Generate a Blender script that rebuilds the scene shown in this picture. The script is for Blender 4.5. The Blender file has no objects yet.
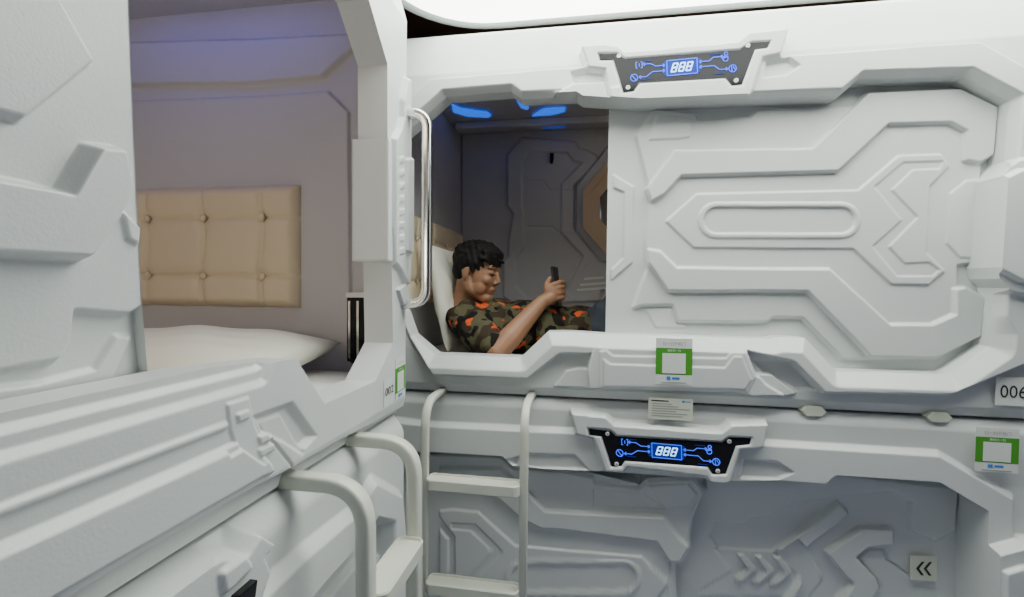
import bpy, bmesh, math, random
import numpy as np
from mathutils import Vector, Matrix
random.seed(7)
scene = bpy.context.scene
col = scene.collection
R = math.radians

# ------------------------------------------------------------------ camera
F = 480.0
CAM = Vector((0, 0, 1.5))
YAW, PITCH, ROLL = R(9.6), R(1.54), R(0.57)
fwd = Vector((-math.sin(YAW)*math.cos(PITCH), math.cos(YAW)*math.cos(PITCH), -math.sin(PITCH)))
r0 = Vector((math.cos(YAW), math.sin(YAW), 0)); u0 = r0.cross(fwd)
rt = math.cos(ROLL)*r0 + math.sin(ROLL)*u0
up = -math.sin(ROLL)*r0 + math.cos(ROLL)*u0
cd = bpy.data.cameras.new('camera'); cam = bpy.data.objects.new('camera', cd); col.objects.link(cam)
cd.sensor_width = 36; cd.lens = 36*F/1024; cd.clip_start = 0.02
cam.matrix_world = Matrix(((rt.x, up.x, -fwd.x, CAM.x), (rt.y, up.y, -fwd.y, CAM.y), (rt.z, up.z, -fwd.z, CAM.z), (0, 0, 0, 1)))
scene.camera = cam

def at(px, py, ax, val):
    """point of the place seen at photo position px,py lying on the plane axis=val"""
    d = fwd*F + rt*(px-512) + up*(298.5-py)
    t = (val-CAM[ax])/d[ax]
    return CAM + d*t

D = 1.55      # front plane of the end bank
XL = -0.50    # front plane of the left bank

# ------------------------------------------------------------------ materials
def mat(name, color, rough=.5, metal=0, emis=None, estr=0, bump=0, bscale=200, spec=.5, var=0, coat=0):
    m = bpy.data.materials.new(name); m.use_nodes = True
    nt = m.node_tree; b = nt.nodes['Principled BSDF']
    b.inputs['Base Color'].default_value = (*color, 1)
    b.inputs['Roughness'].default_value = rough
    b.inputs['Metallic'].default_value = metal
    b.inputs['Specular IOR Level'].default_value = spec
    b.inputs['Coat Weight'].default_value = coat
    if emis:
        b.inputs['Emission Color'].default_value = (*emis, 1)
        b.inputs['Emission Strength'].default_value = estr
    tc = nt.nodes.new('ShaderNodeTexCoord')
    if var:
        n = nt.nodes.new('ShaderNodeTexNoise'); n.inputs['Scale'].default_value = 3
        n.inputs['Detail'].default_value = 4
        nt.links.new(tc.outputs['Object'], n.inputs['Vector'])
        r = nt.nodes.new('ShaderNodeMapRange'); r.inputs['To Min'].default_value = 1-var; r.inputs['To Max'].default_value = 1+var
        nt.links.new(n.outputs['Fac'], r.inputs['Value'])
        mx = nt.nodes.new('ShaderNodeVectorMath'); mx.operation = 'SCALE'
        mx.inputs[0].default_value = color
        nt.links.new(r.outputs[0], mx.inputs['Scale']); nt.links.new(mx.outputs[0], b.inputs['Base Color'])
    if bump:
        n = nt.nodes.new('ShaderNodeTexNoise'); n.inputs['Scale'].default_value = bscale; n.inputs['Detail'].default_value = 2
        nt.links.new(tc.outputs['Object'], n.inputs['Vector'])
        bp = nt.nodes.new('ShaderNodeBump'); bp.inputs['Strength'].default_value = bump; bp.inputs['Distance'].default_value = .002
        nt.links.new(n.outputs['Fac'], bp.inputs['Height']); nt.links.new(bp.outputs[0], b.inputs['Normal'])
    return m
M = {}
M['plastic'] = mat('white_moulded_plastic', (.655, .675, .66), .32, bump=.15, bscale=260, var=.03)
M['plastic_in'] = mat('dimmed_interior_plastic', (.50, .485, .495), .5, bump=.1, bscale=200, var=.03)  # same plastic as the fronts, its colour darkened for the dim cabins
M['tan'] = mat('tan_plastic', (.58, .43, .30), .45)
M['black'] = mat('black_acrylic', (.012, .012, .014), .12, spec=.22)
M['blue'] = mat('blue_display_line', (.05, .12, .8), .4, emis=(.05, .14, 1), estr=.9, spec=.2)
M['bluedim'] = mat('blue_display_backlight', (.01, .03, .3), .4, emis=(.01, .03, .5), estr=.2, spec=.15)
M['digit'] = mat('display_digit', (.5, .8, 1), .4, emis=(.38, .75, 1), estr=1.6)
M['led'] = mat('blue_led_window', (.05, .3, 1), .4, emis=(.003, .14, 1), estr=1.0)
M['ledreflect'] = mat('painted_led_reflection', (.03, .08, .5), .4, emis=(.04, .09, .8), estr=.35)  # faint glow standing in for reflections of the lit windows
M['ladder'] = mat('cream_painted_steel', (.70, .71, .61), .30, bump=.05, bscale=300)
M['chrome'] = mat('chrome', (.8, .8, .76), .13, 1)
M['leather'] = mat('cream_leatherette', (.68, .57, .40), .42, bump=.35, bscale=420, var=.05)
M['pillow'] = mat('white_pillowcase', (.80, .77, .66), .85, bump=.2, bscale=300)
M['sheet'] = mat('white_sheet', (.72, .70, .66), .9, bump=.2, bscale=300)
M['ceil'] = mat('dark_brown_ceiling', (.10, .042, .02), .6, bump=.1, bscale=60)
M['light'] = mat('lamp_diffuser', (1, 1, 1), .5, emis=(.95, 1, .93), estr=7.4)
M['light2'] = mat('added_cool_fill', (1, 1, 1), .5, emis=(.80, .86, 1), estr=1.7)  # for the added fill light behind the camera, cool to tint shadows
M['violet'] = mat('added_blue_fill', (.1, .1, 1), .5, emis=(.12, .14, 1), estr=4)  # for the added blue strip hidden in the left cabin
M['warm2'] = mat('added_strong_warm_fill', (1, .9, .75), .5, emis=(1, .88, .70), estr=9)  # for the added fills hidden in both upper cabins
M['rim'] = mat('lamp_rim', (.62, .66, .63), .4)
M['warm'] = mat('added_warm_fill', (1, .9, .75), .5, emis=(1, .84, .66), estr=3.2)  # for the added warm fill hidden in the left cabin
M['floor'] = mat('grey_floor', (.27, .28, .40), .5, var=.1)
M['wall'] = mat('grey_wall', (.38, .39, .45), .7)
M['steel'] = mat('screw_steel', (.85, .85, .83), .3, .3)
M['green'] = mat('green_sticker_print', (.06, .30, .02), .5)
M['paper'] = mat('sticker_paper', (.72, .74, .70), .5)
M['cream'] = mat('cream_paper', (.66, .68, .56), .6)
M['ink'] = mat('black_ink', (.02, .02, .02), .5)
M['inkgrey'] = mat('grey_ink', (.3, .31, .3), .5)
M['inkwhite'] = mat('white_ink', (.8, .85, .75), .5)
M['inkblue'] = mat('blue_ink', (.05, .22, .6), .5)
M['glass'] = mat('dark_mirror', (.35, .33, .32), .06, 1)
M['gap'] = mat('dark_gap', (.02, .02, .022), .7)

# ------------------------------------------------------------------ objects
def link(name, verts, faces, m, parent=None, smooth=False):
    me = bpy.data.meshes.new(name); me.from_pydata([tuple(v) for v in verts], [], faces)
    me.validate(); me.update()
    return link_me(name, me, m, parent, smooth)
def link_me(name, me, m, parent=None, smooth=False):
    o = bpy.data.objects.new(name, me); col.objects.link(o)
    if m: me.materials.append(m)
    if smooth: me.polygons.foreach_set('use_smooth', [True]*len(me.polygons))
    if parent: adopt(o, parent)
    return o
def adopt(o, parent):
    o.parent = parent
    o.matrix_parent_inverse = wm(parent).inverted()
def wm(o):
    m = o.matrix_basis.copy()
    if o.parent: m = wm(o.parent) @ o.matrix_parent_inverse @ m
    return m
def thing(name, label, cat, loc, group=None):
    o = bpy.data.objects.new(name, None); col.objects.link(o); o.location = loc; o.empty_display_size = .1
    o['label'] = label; o['category'] = cat
    if group: o['group'] = group
    return o
def tag(o, label, cat, group=None):
    o['label'] = label; o['category'] = cat
    if group: o['group'] = group
    return o
def struct(o): o['kind'] = 'structure'; return o
def bm_link(name, bm, m, parent=None, smooth=False, bevel=0, seg=2, recalc=True):
    if bevel: bmesh.ops.bevel(bm, geom=bm.edges[:], offset=bevel, segments=seg, affect='EDGES', profile=.6, clamp_overlap=True)
    if recalc: bmesh.ops.recalc_face_normals(bm, faces=bm.faces)
    me = bpy.data.meshes.new(name); bm.to_mesh(me); bm.free()
    o = link_me(name, me, m, parent, smooth)
    return o
def box_bm(bm, c, s, rot=None):
    mt = Matrix.Translation(c)
    if rot is not None: mt = mt @ rot.to_4x4()
    bmesh.ops.create_cube(bm, size=1, matrix=mt @ Matrix.Diagonal((*s, 1)))
def box(name, lo, hi, m, parent=None, bevel=0):
    bm = bmesh.new(); lo = Vector(lo); hi = Vector(hi)
    box_bm(bm, (lo+hi)/2, hi-lo)
    return bm_link(name, bm, m, parent, bevel=bevel)

def sdf(U, V, poly):
    """signed distance, positive inside"""
    P = np.array(poly, float); n = len(P)
    d = np.full(U.shape, 1e9); ins = np.zeros(U.shape, bool)
    for i in range(n):
        a = P[i]; b = P[(i+1) % n]; e = b-a; L = e@e
        if L < 1e-14: continue
        t = np.clip(((U-a[0])*e[0]+(V-a[1])*e[1])/L, 0, 1)
        d = np.minimum(d, np.hypot(U-a[0]-t*e[0], V-a[1]-t*e[1]))
        if abs(e[1]) > 1e-12:
            c = ((a[1] > V) != (b[1] > V)) & (U < e[0]*(V-a[1])/e[1]+a[0])
            ins ^= c
    return np.where(ins, d, -d)
def dline(U, V, path):
    d = np.full(U.shape, 1e9)
    for a, b in zip(path[:-1], path[1:]):
        a = np.array(a, float); e = np.array(b, float)-a; L = e@e
        t = np.clip(((U-a[0])*e[0]+(V-a[1])*e[1])/L, 0, 1)
        d = np.minimum(d, np.hypot(U-a[0]-t*e[0], V-a[1]-t*e[1]))
    return d

class Relief:
    """moulded panel: a height over a plane. ax 1: plane y=base facing -y; ax 0: plane x=base facing +x"""
    def __init__(s, ax, base, us, vs):
        s.ax, s.base = ax, base; s.us, s.vs = np.array(us), np.array(vs)
        s.U, s.V = np.meshgrid(s.us, s.vs); s.H = np.zeros(s.U.shape); s.hl = None; s.clip = None; s.skirts = []
    def uv(s, pts, h=0):
        o = []
        for p in pts:
            q = at(p[0], p[1], s.ax, s.base + (h if s.ax == 0 else -h))
            o.append((q[1-s.ax], q[2]))
        return o
    def _sub(s, poly, r):
        P = np.array(poly); lo = P.min(0)-r-.004; hi = P.max(0)+r+.004
        i0, i1 = np.searchsorted(s.us, [lo[0], hi[0]]); j0, j1 = np.searchsorted(s.vs, [lo[1], hi[1]])
        return slice(j0, j1), slice(i0, i1)
    def up(s, pts, h, r=.006, raw=False, rf=None):       # plateau at height h, bevel falls outside the outline
        P = pts if raw else s.uv(pts, h); k = s._sub(P, r)
        if s.U[k].size == 0: return
        w = np.clip(1+sdf(s.U[k], s.V[k], P)/(rf(s.V[k]) if rf else r), 0, 1); s.H[k] = s.H[k]*(1-w)+h*w
    def down(s, pts, h, r=.006, raw=False, rim=0):
        P = pts if raw else s.uv(pts, rim); k = s._sub(P, r)
        if s.U[k].size == 0: return
        w = np.clip(sdf(s.U[k], s.V[k], P)/r, 0, 1); s.H[k] = s.H[k]*(1-w)+h*w
    def add(s, pts, dh, r=.006, raw=False, h=0):
        P = pts if raw else s.uv(pts, h); k = s._sub(P, r)
        if s.U[k].size == 0: return
        w = np.clip(.5+sdf(s.U[k], s.V[k], P)/r, 0, 1); s.H[k] += dh*w
    def rib(s, path, wd, dh, r=.004, raw=False, h=0):
        P = path if raw else s.uv(path, h); k = s._sub(P, r+wd)
        if s.U[k].size == 0: return
        d = dline(s.U[k], s.V[k], P); s.H[k] += dh*np.clip(1-(d-wd)/r, 0, 1)
    def hole(s, P): s.hl = (P if s.hl is None else s.hl); s.holes = getattr(s, 'holes', [])+[P]
    def build(s, name, m, parent=None, back=None, hole_to=None):
        U, V, H = s.U.copy(), s.V.copy(), s.H
        ny, nx = U.shape
        keep = np.ones((ny-1, nx-1), bool)
        sds = []
        for P in getattr(s, 'holes', []): sds.append(sdf(U, V, P))
        if s.clip is not None: sds.append(-sdf(U, V, s.clip))
        for sd in sds:
            out = sd <= 0
            keep &= out[:-1, :-1] | out[1:, :-1] | out[:-1, 1:] | out[1:, 1:]
            gv, gu = np.gradient(sd, s.vs, s.us); g = np.hypot(gu, gv)+1e-9
            mv = np.where((sd > 0) & (sd < .02), sd, 0)
            U -= gu/g*mv; V -= gv/g*mv
        idx = np.arange(ny*nx).reshape(ny, nx)
        a, b, c, d = idx[:-1, :-1][keep], idx[:-1, 1:][keep], idx[1:, 1:][keep], idx[1:, :-1][keep]
        if s.ax == 1: co = np.stack([U.ravel(), s.base-H.ravel(), V.ravel()], 1); q = np.stack([a, b, c, d], 1)
        else: co = np.stack([s.base+H.ravel(), U.ravel(), V.ravel()], 1); q = np.stack([a, b, c, d], 1)
        used = np.unique(q); remap = np.full(ny*nx, -1); remap[used] = np.arange(len(used))
        co = co[used]; q = remap[q]
        ex_v, ex_f = [], []
        def wall(P, h0, h1):  # unused
            n0 = len(co)+len(ex_v)
            for p in P:
                for h in (h0, h1):
                    ex_v.append((p[0], s.base-h, p[1]) if s.ax == 1 else (s.base+h, p[0], p[1]))
            n = len(P)
            for i in range(n):
                j = (i+1) % n; ex_f.append((n0+2*i, n0+2*j, n0+2*j+1, n0+2*i+1))
        def hsample(u, v):
            i = int(np.clip(np.searchsorted(s.us, u)-1, 0, len(s.us)-2)); j = int(np.clip(np.searchsorted(s.vs, v)-1, 0, len(s.vs)-2))
            a = np.clip((u-s.us[i])/(s.us[i+1]-s.us[i]), 0, 1); b = np.clip((v-s.vs[j])/(s.vs[j+1]-s.vs[j]), 0, 1)
            return H[j, i]*(1-a)*(1-b)+H[j, i+1]*a*(1-b)+H[j+1, i]*(1-a)*b+H[j+1, i+1]*a*b
        for P, h1 in s.skirts:          # clean reveal walls following the height of the moulding
            fine = []
            for a_, b_ in zip(P, P[1:]+P[:1]):
                L = math.hypot(b_[0]-a_[0], b_[1]-a_[1]); k_ = max(1, int(L/.004))
                fine += [(a_[0]+(b_[0]-a_[0])*t/k_, a_[1]+(b_[1]-a_[1])*t/k_) for t in range(k_)]
            n0 = len(co)+len(ex_v)
            for p in fine:
                for h in (hsample(*p), h1):
                    ex_v.append((p[0], s.base-h, p[1]) if s.ax == 1 else (s.base+h, p[0], p[1]))
            n = len(fine)
            for i in range(n):
                j = (i+1) % n; ex_f.append((n0+2*i, n0+2*j, n0+2*j+1, n0+2*i+1))
        if back is not None:   # outer edge walls following the border heights
            for line in (idx[0, :], idx[-1, :], idx[:, 0], idx[:, -1]):
                line = [i for i in line if remap[i] >= 0]
                n0 = len(co)+len(ex_v)
                for i in line:
                    p = co[remap[i]]
                    ex_v.append((p[0], s.base-back, p[2]) if s.ax == 1 else (s.base+back, p[1], p[2]))
                for k in range(len(line)-1):
                    ex_f.append((remap[line[k]], remap[line[k+1]], n0+k+1, n0+k))
        if ex_v: co = np.vstack([co, np.array(ex_v)])
        if ex_f: q = np.vstack([q, np.array(ex_f)])
        me = bpy.data.meshes.new(name)
        me.vertices.add(len(co)); me.vertices.foreach_set('co', co.astype(np.float32).ravel())
        me.loops.add(len(q)*4); me.loops.foreach_set('vertex_index', q.astype(np.int32).ravel())
        me.polygons.add(len(q)); me.polygons.foreach_set('loop_start', np.arange(0, len(q)*4, 4, dtype=np.int32))
        sm = np.ones(len(q), bool); sm[len(q)-len(ex_f):] = False
        me.update(calc_edges=True); me.validate()
        me.polygons.foreach_set('use_smooth', sm)
        return link_me(name, me, m, parent)

def prism(name, pts, ax, base, h0, h1, m, parent=None, bevel=0, raw=False):
    """flat outline at heights h0..h1 in front of the plane; pts photo positions or (u,v)"""
    sgn = 1 if ax == 0 else -1
    bm = bmesh.new(); top = []; bot = []
    for p in pts:
        if raw: u, v = p
        else:
            q = at(p[0], p[1], ax, base+sgn*h1); u, v = q[1-ax], q[2]
        for h, L in ((h1, top), (h0, bot)):
            x = base+sgn*h
            L.append(bm.verts.new((x, u, v) if ax == 0 else (u, x, v)))
    n = len(pts)
    ft = bm.faces.new(top); bm.faces.new(bot[::-1])
    for i in range(n): bm.faces.new((top[i], bot[i], bot[(i+1) % n], top[(i+1) % n]))
    if bevel:
        bmesh.ops.bevel(bm, geom=list(ft.edges), offset=bevel, segments=2, affect='EDGES', clamp_overlap=True)
    return bm_link(name, bm, m, parent)

def tube_bm(bm, path, rad, seg=12, flat=None, caps=True):
    """swept section; rad: number, or (a,b) half sizes of a rounded rectangular section with 'flat' = reference side vector"""
    path = [Vector(p) for p in path]; n = len(path); rings = []
    ref = Vector(flat) if flat is not None else None
    for i, p in enumerate(path):
        t = (path[min(i+1, n-1)]-path[max(i-1, 0)]).normalized()
        if ref is None:
            ref = t.orthogonal()
        sdv = (ref - t*ref.dot(t)).normalized(); nv = t.cross(sdv)
        if flat is None: ref = sdv
        ring = []
        for k in range(seg):
            a = 2*math.pi*(k+.5)/seg
            r = rad[i] if isinstance(rad, list) else rad
            if isinstance(r, tuple):
                ca, sa = math.cos(a), math.sin(a); e = .45
                x = r[0]*math.copysign(abs(ca)**e, ca); y = r[1]*math.copysign(abs(sa)**e, sa)
            else: x, y = r*math.cos(a), r*math.sin(a)
            ring.append(bm.verts.new(p+sdv*x+nv*y))
        rings.append(ring)
    for A, B in zip(rings[:-1], rings[1:]):
        for k in range(seg): bm.faces.new((A[k], A[(k+1) % seg], B[(k+1) % seg], B[k]))
    if caps: bm.faces.new(rings[0][::-1]); bm.faces.new(rings[-1])
def arc(pts, rad, n=8):
    """polyline with rounded corners"""
    pts = [Vector(p) for p in pts]; o = [pts[0]]
    for i in range(1, len(pts)-1):
        a, b, c = pts[i-1], pts[i], pts[i+1]
        r = min(rad, (a-b).length*.49, (c-b).length*.49)
        p, q = b+(a-b).normalized()*r, b+(c-b).normalized()*r
        for k in range(n+1):
            t = k/n; o.append(p*(1-t)**2+b*2*t*(1-t)+q*t*t)
    o.append(pts[-1]); return o
def text_mesh(s, size, shear=0, bold=0):
    cu = bpy.data.curves.new('txt', 'FONT'); cu.body = s; cu.size = size; cu.shear = shear; cu.offset = bold
    cu.align_x = 'CENTER'; cu.align_y = 'CENTER'; cu.resolution_u = 3
    o = bpy.data.objects.new('txt', cu); col.objects.link(o)
    bpy.context.view_layer.update()
    me = bpy.data.meshes.new_from_object(o.evaluated_get(bpy.context.evaluated_depsgraph_get()))
    bpy.data.objects.remove(o); return me
def frame_of(o, x, y): # matrix from origin + two axes
    x = Vector(x).normalized(); y = Vector(y).normalized(); z = x.cross(y).normalized()
    return Matrix(((x.x, y.x, z.x, o[0]), (x.y, y.y, z.y, o[1]), (x.z, y.z, z.z, o[2]), (0, 0, 0, 1)))
def put_text(name, s, size, mtx, m, parent, width=None, **k):
    me = text_mesh(s, size, **k)
    if width:
        w = max(v.co.x for v in me.vertices)-min(v.co.x for v in me.vertices)
        if w > 0: me.transform(Matrix.Scale(width/w, 4, (1, 0, 0)))
    me.transform(mtx); me.materials.clear()
    return link_me(name, me, m, parent)
# ================================================================== END BANK (faces the camera)
BX0, BX1 = -.80, 1.32
ZS = 1.134           # seam between the lower and the upper capsules
def span(a, b, s): return list(np.linspace(a, b, max(2, int(round((b-a)/s))+1)))

BEZ_U = [(582,46),(602,44),(618,46),(625,52),(738,42),(751,32),(789,29),(781,52),(762,56),(749,98),(745,106),(725,108),(722,102),(636,108),(632,112),(612,107),(606,68),(589,66)]
BEZ_L = [(572,414),(589,416),(606,418),(614,426),(722,434),(732,426),(768,425),(764,447),(740,449),(730,481),(725,484),(711,482),(707,476),(627,466),(622,472),(606,471),(595,438),(577,434)]
DSP_U = [(599,53.6),(616,53.6),(624,59),(740,50),(751.4,42.4),(770,41.5),(768,47),(755,48.4),(742,84),(732,85),(726,77),(639,82),(633.6,90.7),(623.4,92),(614,59),(600,59.7)]
DSP_L = [(588.8,428.8),(610.8,431.4),(616,436.7),(722.4,442.9),(729.4,437.6),(751.4,438.5),(749.6,444.3),(735.6,445.5),(725.9,473.6),(712.7,474),(708.3,466.6),(624.8,460.4),(621.3,466),(611.6,466.6),(602,436.2),(589.7,435)]

def display(pod, outline, corners, screws, base, h0):
    """black acrylic control plate with glowing blue read-out; corners: the read-out rectangle tl,tr,br,bl"""
    pn = prism('control_panel', outline, 1, base, h0-.004, h0+.003, M['black'], pod, bevel=.001)
    pn['label'] = 'black control panel with a blue 888 read-out and glowing line icons'
    tl, tr, br, bl = [at(c[0], c[1], 1, base-h0-.004) for c in corners]
    ex = tr-tl; ey = tl-bl
    W = ex.length; Hh = ey.length; cen = (tl+br)/2; y = base-h0-.0035
    ux, uy = ex/W, ey/Hh
    def P(a, b, dy=0): q = cen+ux*a*W+uy*b*Hh; return (q.x, y-dy, q.z)     # a,b in read-out widths/heights
    def stroke(bm, pts, w):
        for a, b in zip(pts[:-1], pts[1:]):
            A, B = Vector(P(*a)), Vector(P(*b)); t = (B-A).normalized(); n = t.cross(Vector((0, 1, 0)))*w/2
            A = A-t*w*.3; B = B+t*w*.3
            lo = [A+n, B+n, B-n, A-n]
            v = [bm.verts.new(p) for p in lo]+[bm.verts.new(p-Vector((0, .0008, 0))) for p in lo]
            for f in ((0,1,2,3),(4,5,6,7),(0,1,5,4),(1,2,6,5),(2,3,7,6),(3,0,4,7)): bm.faces.new([v[i] for i in f])
    # read-out
    bm = bmesh.new(); stroke(bm, [(-.46,0),(.46,0)], Hh*.92)
    s = bm_link('screen', bm, M['bluedim'], pn)
    y -= .001
    bm = bmesh.new(); stroke(bm, [(-.5,.5),(.5,.5),(.5,-.5),(-.5,-.5),(-.5,.5)], .0028); bm_link('screen_border', bm, M['blue'], pn)
    for k in (-1, 0, 1):
        bm = bmesh.new(); c = k*.245; w, h, sl = .075, .27, .045
        def q(a, b): return (c+a*w+b*sl, b*h)
        for a, b in (((-1,1),(1,1)), ((-1,0),(1,0)), ((-1,-1),(1,-1)), ((-1,1),(-1,0)), ((1,1),(1,0)), ((-1,0),(-1,-1)), ((1,0),(1,-1))):
            m_ = ((a[0]+b[0])/2, (a[1]+b[1])/2); f = .86
            a2 = (m_[0]+(a[0]-m_[0])*f, m_[1]+(a[1]-m_[1])*f); b2 = (m_[0]+(b[0]-m_[0])*f, m_[1]+(b[1]-m_[1])*f)
            stroke(bm, [q(*a2), q(*b2)], .0037)
        bm_link('digit', bm, M['digit'], pn)
    # traces with arrow ends
    def arrow(bm, a, d):
        x, z = a; stroke(bm, [(x-d*.05, z+.09), (x, z), (x-d*.05, z-.09)], .003)
    for pts in ([(-.58,.22),(-.88,.22),(-1.05,.42),(-1.3,.42)], [(-.58,-.14),(-1.0,-.14),(-1.2,-.42),(-1.45,-.42)],
                [(.58,.22),(.9,.22),(1.02,.42),(1.34,.42)], [(.58,-.12),(1.05,-.12),(1.22,-.42),(1.48,-.42)]):
        bm = bmesh.new(); stroke(bm, pts, .0026)
        arrow(bm, pts[0], -1 if pts[0][0] > 0 else 1); arrow(bm, pts[-1], 1 if pts[0][0] > 0 else -1)
        bm_link('glowing_trace', bm, M['blue'], pn)
    def circ(bm, cx, cz, r, n=14, w=.0026):
        k = W/Hh
        stroke(bm, [(cx+r*math.cos(t*2*math.pi/n), cz+r*k*math.sin(t*2*math.pi/n)) for t in range(n+1)], w)
    bm = bmesh.new(); circ(bm, -1.62, -.42, .12); stroke(bm, [(-1.70,-.2),(-1.54,-.64)], .0026); bm_link('icon', bm, M['blue'], pn)
    bm = bmesh.new(); circ(bm, 1.64, -.42, .12); stroke(bm, [(1.60,-.2),(1.62,-.6)], .0026); stroke(bm, [(1.66,-.3),(1.72,-.5)], .0026); bm_link('icon', bm, M['blue'], pn)
    bm = bmesh.new(); circ(bm, 1.44, .58, .055, 10); circ(bm, 1.42, .25, .085, 10); stroke(bm, [(1.36,.3),(1.5,.4)], .003); bm_link('icon', bm, M['blue'], pn)
    bm = bmesh.new(); stroke(bm, [(-1.5,.6),(-1.54,.6),(-1.54,.2),(-1.5,.2)], .0026); stroke(bm, [(-1.37,.6),(-1.33,.6),(-1.33,.2),(-1.37,.2)], .0026); stroke(bm, [(-1.43,.5),(-1.43,.3)], .0026); bm_link('icon', bm, M['blue'], pn)
    for sx, sz in ((-1.18,.62),(-1.22,-.6),(1.12,.62),(1.2,-.68)):
        bm = bmesh.new(); stroke(bm, [(sx-.16, sz), (sx+.16, sz)], .0018); bm_link('tiny_caption', bm, M['bluedim'], pn)
    for sp in screws:
        c = at(sp[0], sp[1], 1, base-h0-.003)
        bm = bmesh.new(); bmesh.ops.create_cone(bm, cap_ends=True, segments=14, radius1=.0068, radius2=.0055, depth=.004, matrix=Matrix.Translation((c.x, c.y-.002, c.z)) @ Matrix.Rotation(R(90), 4, 'X'))
        sc_ = bm_link('screw', bm, M['steel'], pn)
        bm = bmesh.new(); bmesh.ops.create_cone(bm, cap_ends=True, segments=6, radius1=.0026, radius2=.0026, depth=.0005, matrix=Matrix.Translation((c.x, c.y-.0044, c.z)) @ Matrix.Rotation(R(90), 4, 'X'))
        bm_link('screw_socket', bm, M['inkgrey'], sc_)
    return pn

# ------------------------------------------------------------------ upper capsule with the man
UP = thing('sleeping_capsule', 'upper white sleeping capsule at the aisle end with the man lying inside', 'sleeping capsule', (.26, D+.5, ZS), 'white moulded sleeping capsules')
f = Relief(1, D, span(BX0, BX1, .003), span(ZS+.004, 2.358, .003))
z = f.V
f.H[:] = np.where(z > 2.2, -(z-2.2)*.28, 0) - np.clip((z-2.335)/.023, 0, 1)**2*.02
f.H -= np.clip((1.168-z)/.03, 0, 1)*.022
AI_U = [(398,300),(398,140),(420,121),(447,97),(512,92),(522,99.5),(577,97),(583,101),(640,105),(780,99),(838,97),(858,80),(962,77),(1008,102),(1003,162),(987,180),(981,268),(984,279),(993,288),(988,346),(947.6,374),(836,371),(805,338),(777.5,336.5),(769,338.8),(608.6,334),(572,331.5),(548,331.5),(521,357),(435,354),(412.6,334.6),(405,313)]
RIM_U = [(385,300),(385,140),(405,104),(431,79),(588,66),(790,55.5),(981,42),(1040,75),(1075,75),(1075,345),(1030,362),(952,394.5),(825,392),(794,361),(747,350),(735,349),(598,345),(590,353),(559,353),(527,378),(432,374),(408,339),(400,320)]
f.up(RIM_U, .030, .009)
# belt below the opening
f.up([(555,386),(566,371),(578,369),(594,369),(600,374),(604,388)], .016, .005)
f.up([(598,346),(732,350.5),(747,351),(757,377),(767,378),(785,396),(751,396),(745,392.5),(590,388.5),(588,372),(592,353)], .033, .005)
f.up([(606,351),(613,356.5),(727,359),(733,352),(745,352),(755,378),(748,391),(600,387),(600,352)], .037, .004)
f.up([(604,360),(610,365),(725.6,368.5),(734,357),(742,357),(751,380),(745,389),(604,386)], .041, .004)
f.down([(751,359),(792,361),(821,391),(797,391),(765,376)], -.012, .008)
f.up([(757,374),(772,375),(796,394),(786,396),(765,383)], .016, .003)
# opening edge: sloped moulding, then the reveal
f.up(AI_U, -.006, .042, rf=lambda v: .013+.029*np.clip((1.43-v)/.05, 0, 1))
# chamfered block round the display
f.down([(578,108),(570,76),(612,66),(612,112)], .012, .012)
f.up(BEZ_U, .046, .010)
f.up([(612,88),(640,84),(722,78),(748,76),(745,104),(725,105),(722,98),(636,104),(632,108),(614,104)], .050, .006)
f.up([(552,95),(575,83),(604,82),(609,100),(575,102),(565,101)], .040, .005)
f.down([(762,66),(786,62),(797,70),(782,80),(760,82)], .016, .006)
f.down([(597,52),(617,52),(625,57.5),(739.5,48.5),(751,41),(772,40),(769,48.5),(756,50),(743,86),(731,87),(725,79),(640,84),(634.6,92.5),(622.4,94),(612.5,61),(598.5,61)], .038, .003, rim=.046)
# clamp blocks on the right column
f.up([(991,178),(1021,160),(1070,160),(1070,300),(1019,292),(996,287),(987,279),(987,268)], .048, .010)
f.up([(1004,180),(1024,170),(1070,170),(1070,282),(1024,280),(1001,268)], .066, .008)
f.down([(1012,196),(1024,188),(1070,188),(1070,240),(1016,238)], .050, .006)
hu = f.uv(AI_U, -.006)
f.hole(hu)
f.skirts.append((hu, -.062))
fr = f.build('front_frame', M['plastic'], UP, back=-.10)

# sliding door, pushed to the right
DY = D+.062
d = Relief(1, DY, span(.01, 1.22, .003), span(1.235, 2.17, .003))
A = [(637,136),(656,110),(695,114.5),(697,120.7),(750.8,118.5),(758,111),(835,108),(855,106),(870,93),(961,89),(998,107),(994,154),(981,161),(976,210),(974,262),(957,264),(957,289),(966,288),(985,298),(981,336),(939,357),(843,358),(804,317),(773,316),(767,321),(679,320.4),(674,304),(642,304),(634,307),(648,270),(646,240),(652,200),(648,180)]
d.up(A, .014, .008)
B1 = [(675,151),(813,149),(856,107),(870,93),(961,89),(998,107),(994,154),(981,161),(968,159),(969,130),(952,121),(889,122.5),(838,170),(681,174.5),(664,193),(652,200),(648,188)]
B2 = [(649,250),(660,252),(677,268.5),(780,269.6),(830,269.7),(891,325.7),(934,325.7),(957.6,315),(957.6,290),(966,288),(985,298),(981,336),(939,357),(872,356),(808.5,290.5),(780,290),(668.7,290),(649,262)]
d.up(B1, .030, .007); d.up(B2, .030, .007)
d.up([(657,117),(665,116),(690,118),(690,136),(680,138),(650,139)], .019, .003)
d.down([(644,308),(672,308),(678,324),(686,324),(686,328),(655,328)], .004, .004)
d.up([(981,180),(967,181),(951,194),(947.5,243),(961,257),(979,257)], .018, .004)
Fp = [(667,221),(697,194.5),(858.8,191),(899,156.5),(941,155),(949,166),(929,186),(926,253),(944,271),(929,284),(892,283.5),(854,248),(694,247)]
d.up(Fp, .0195, .005)
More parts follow.
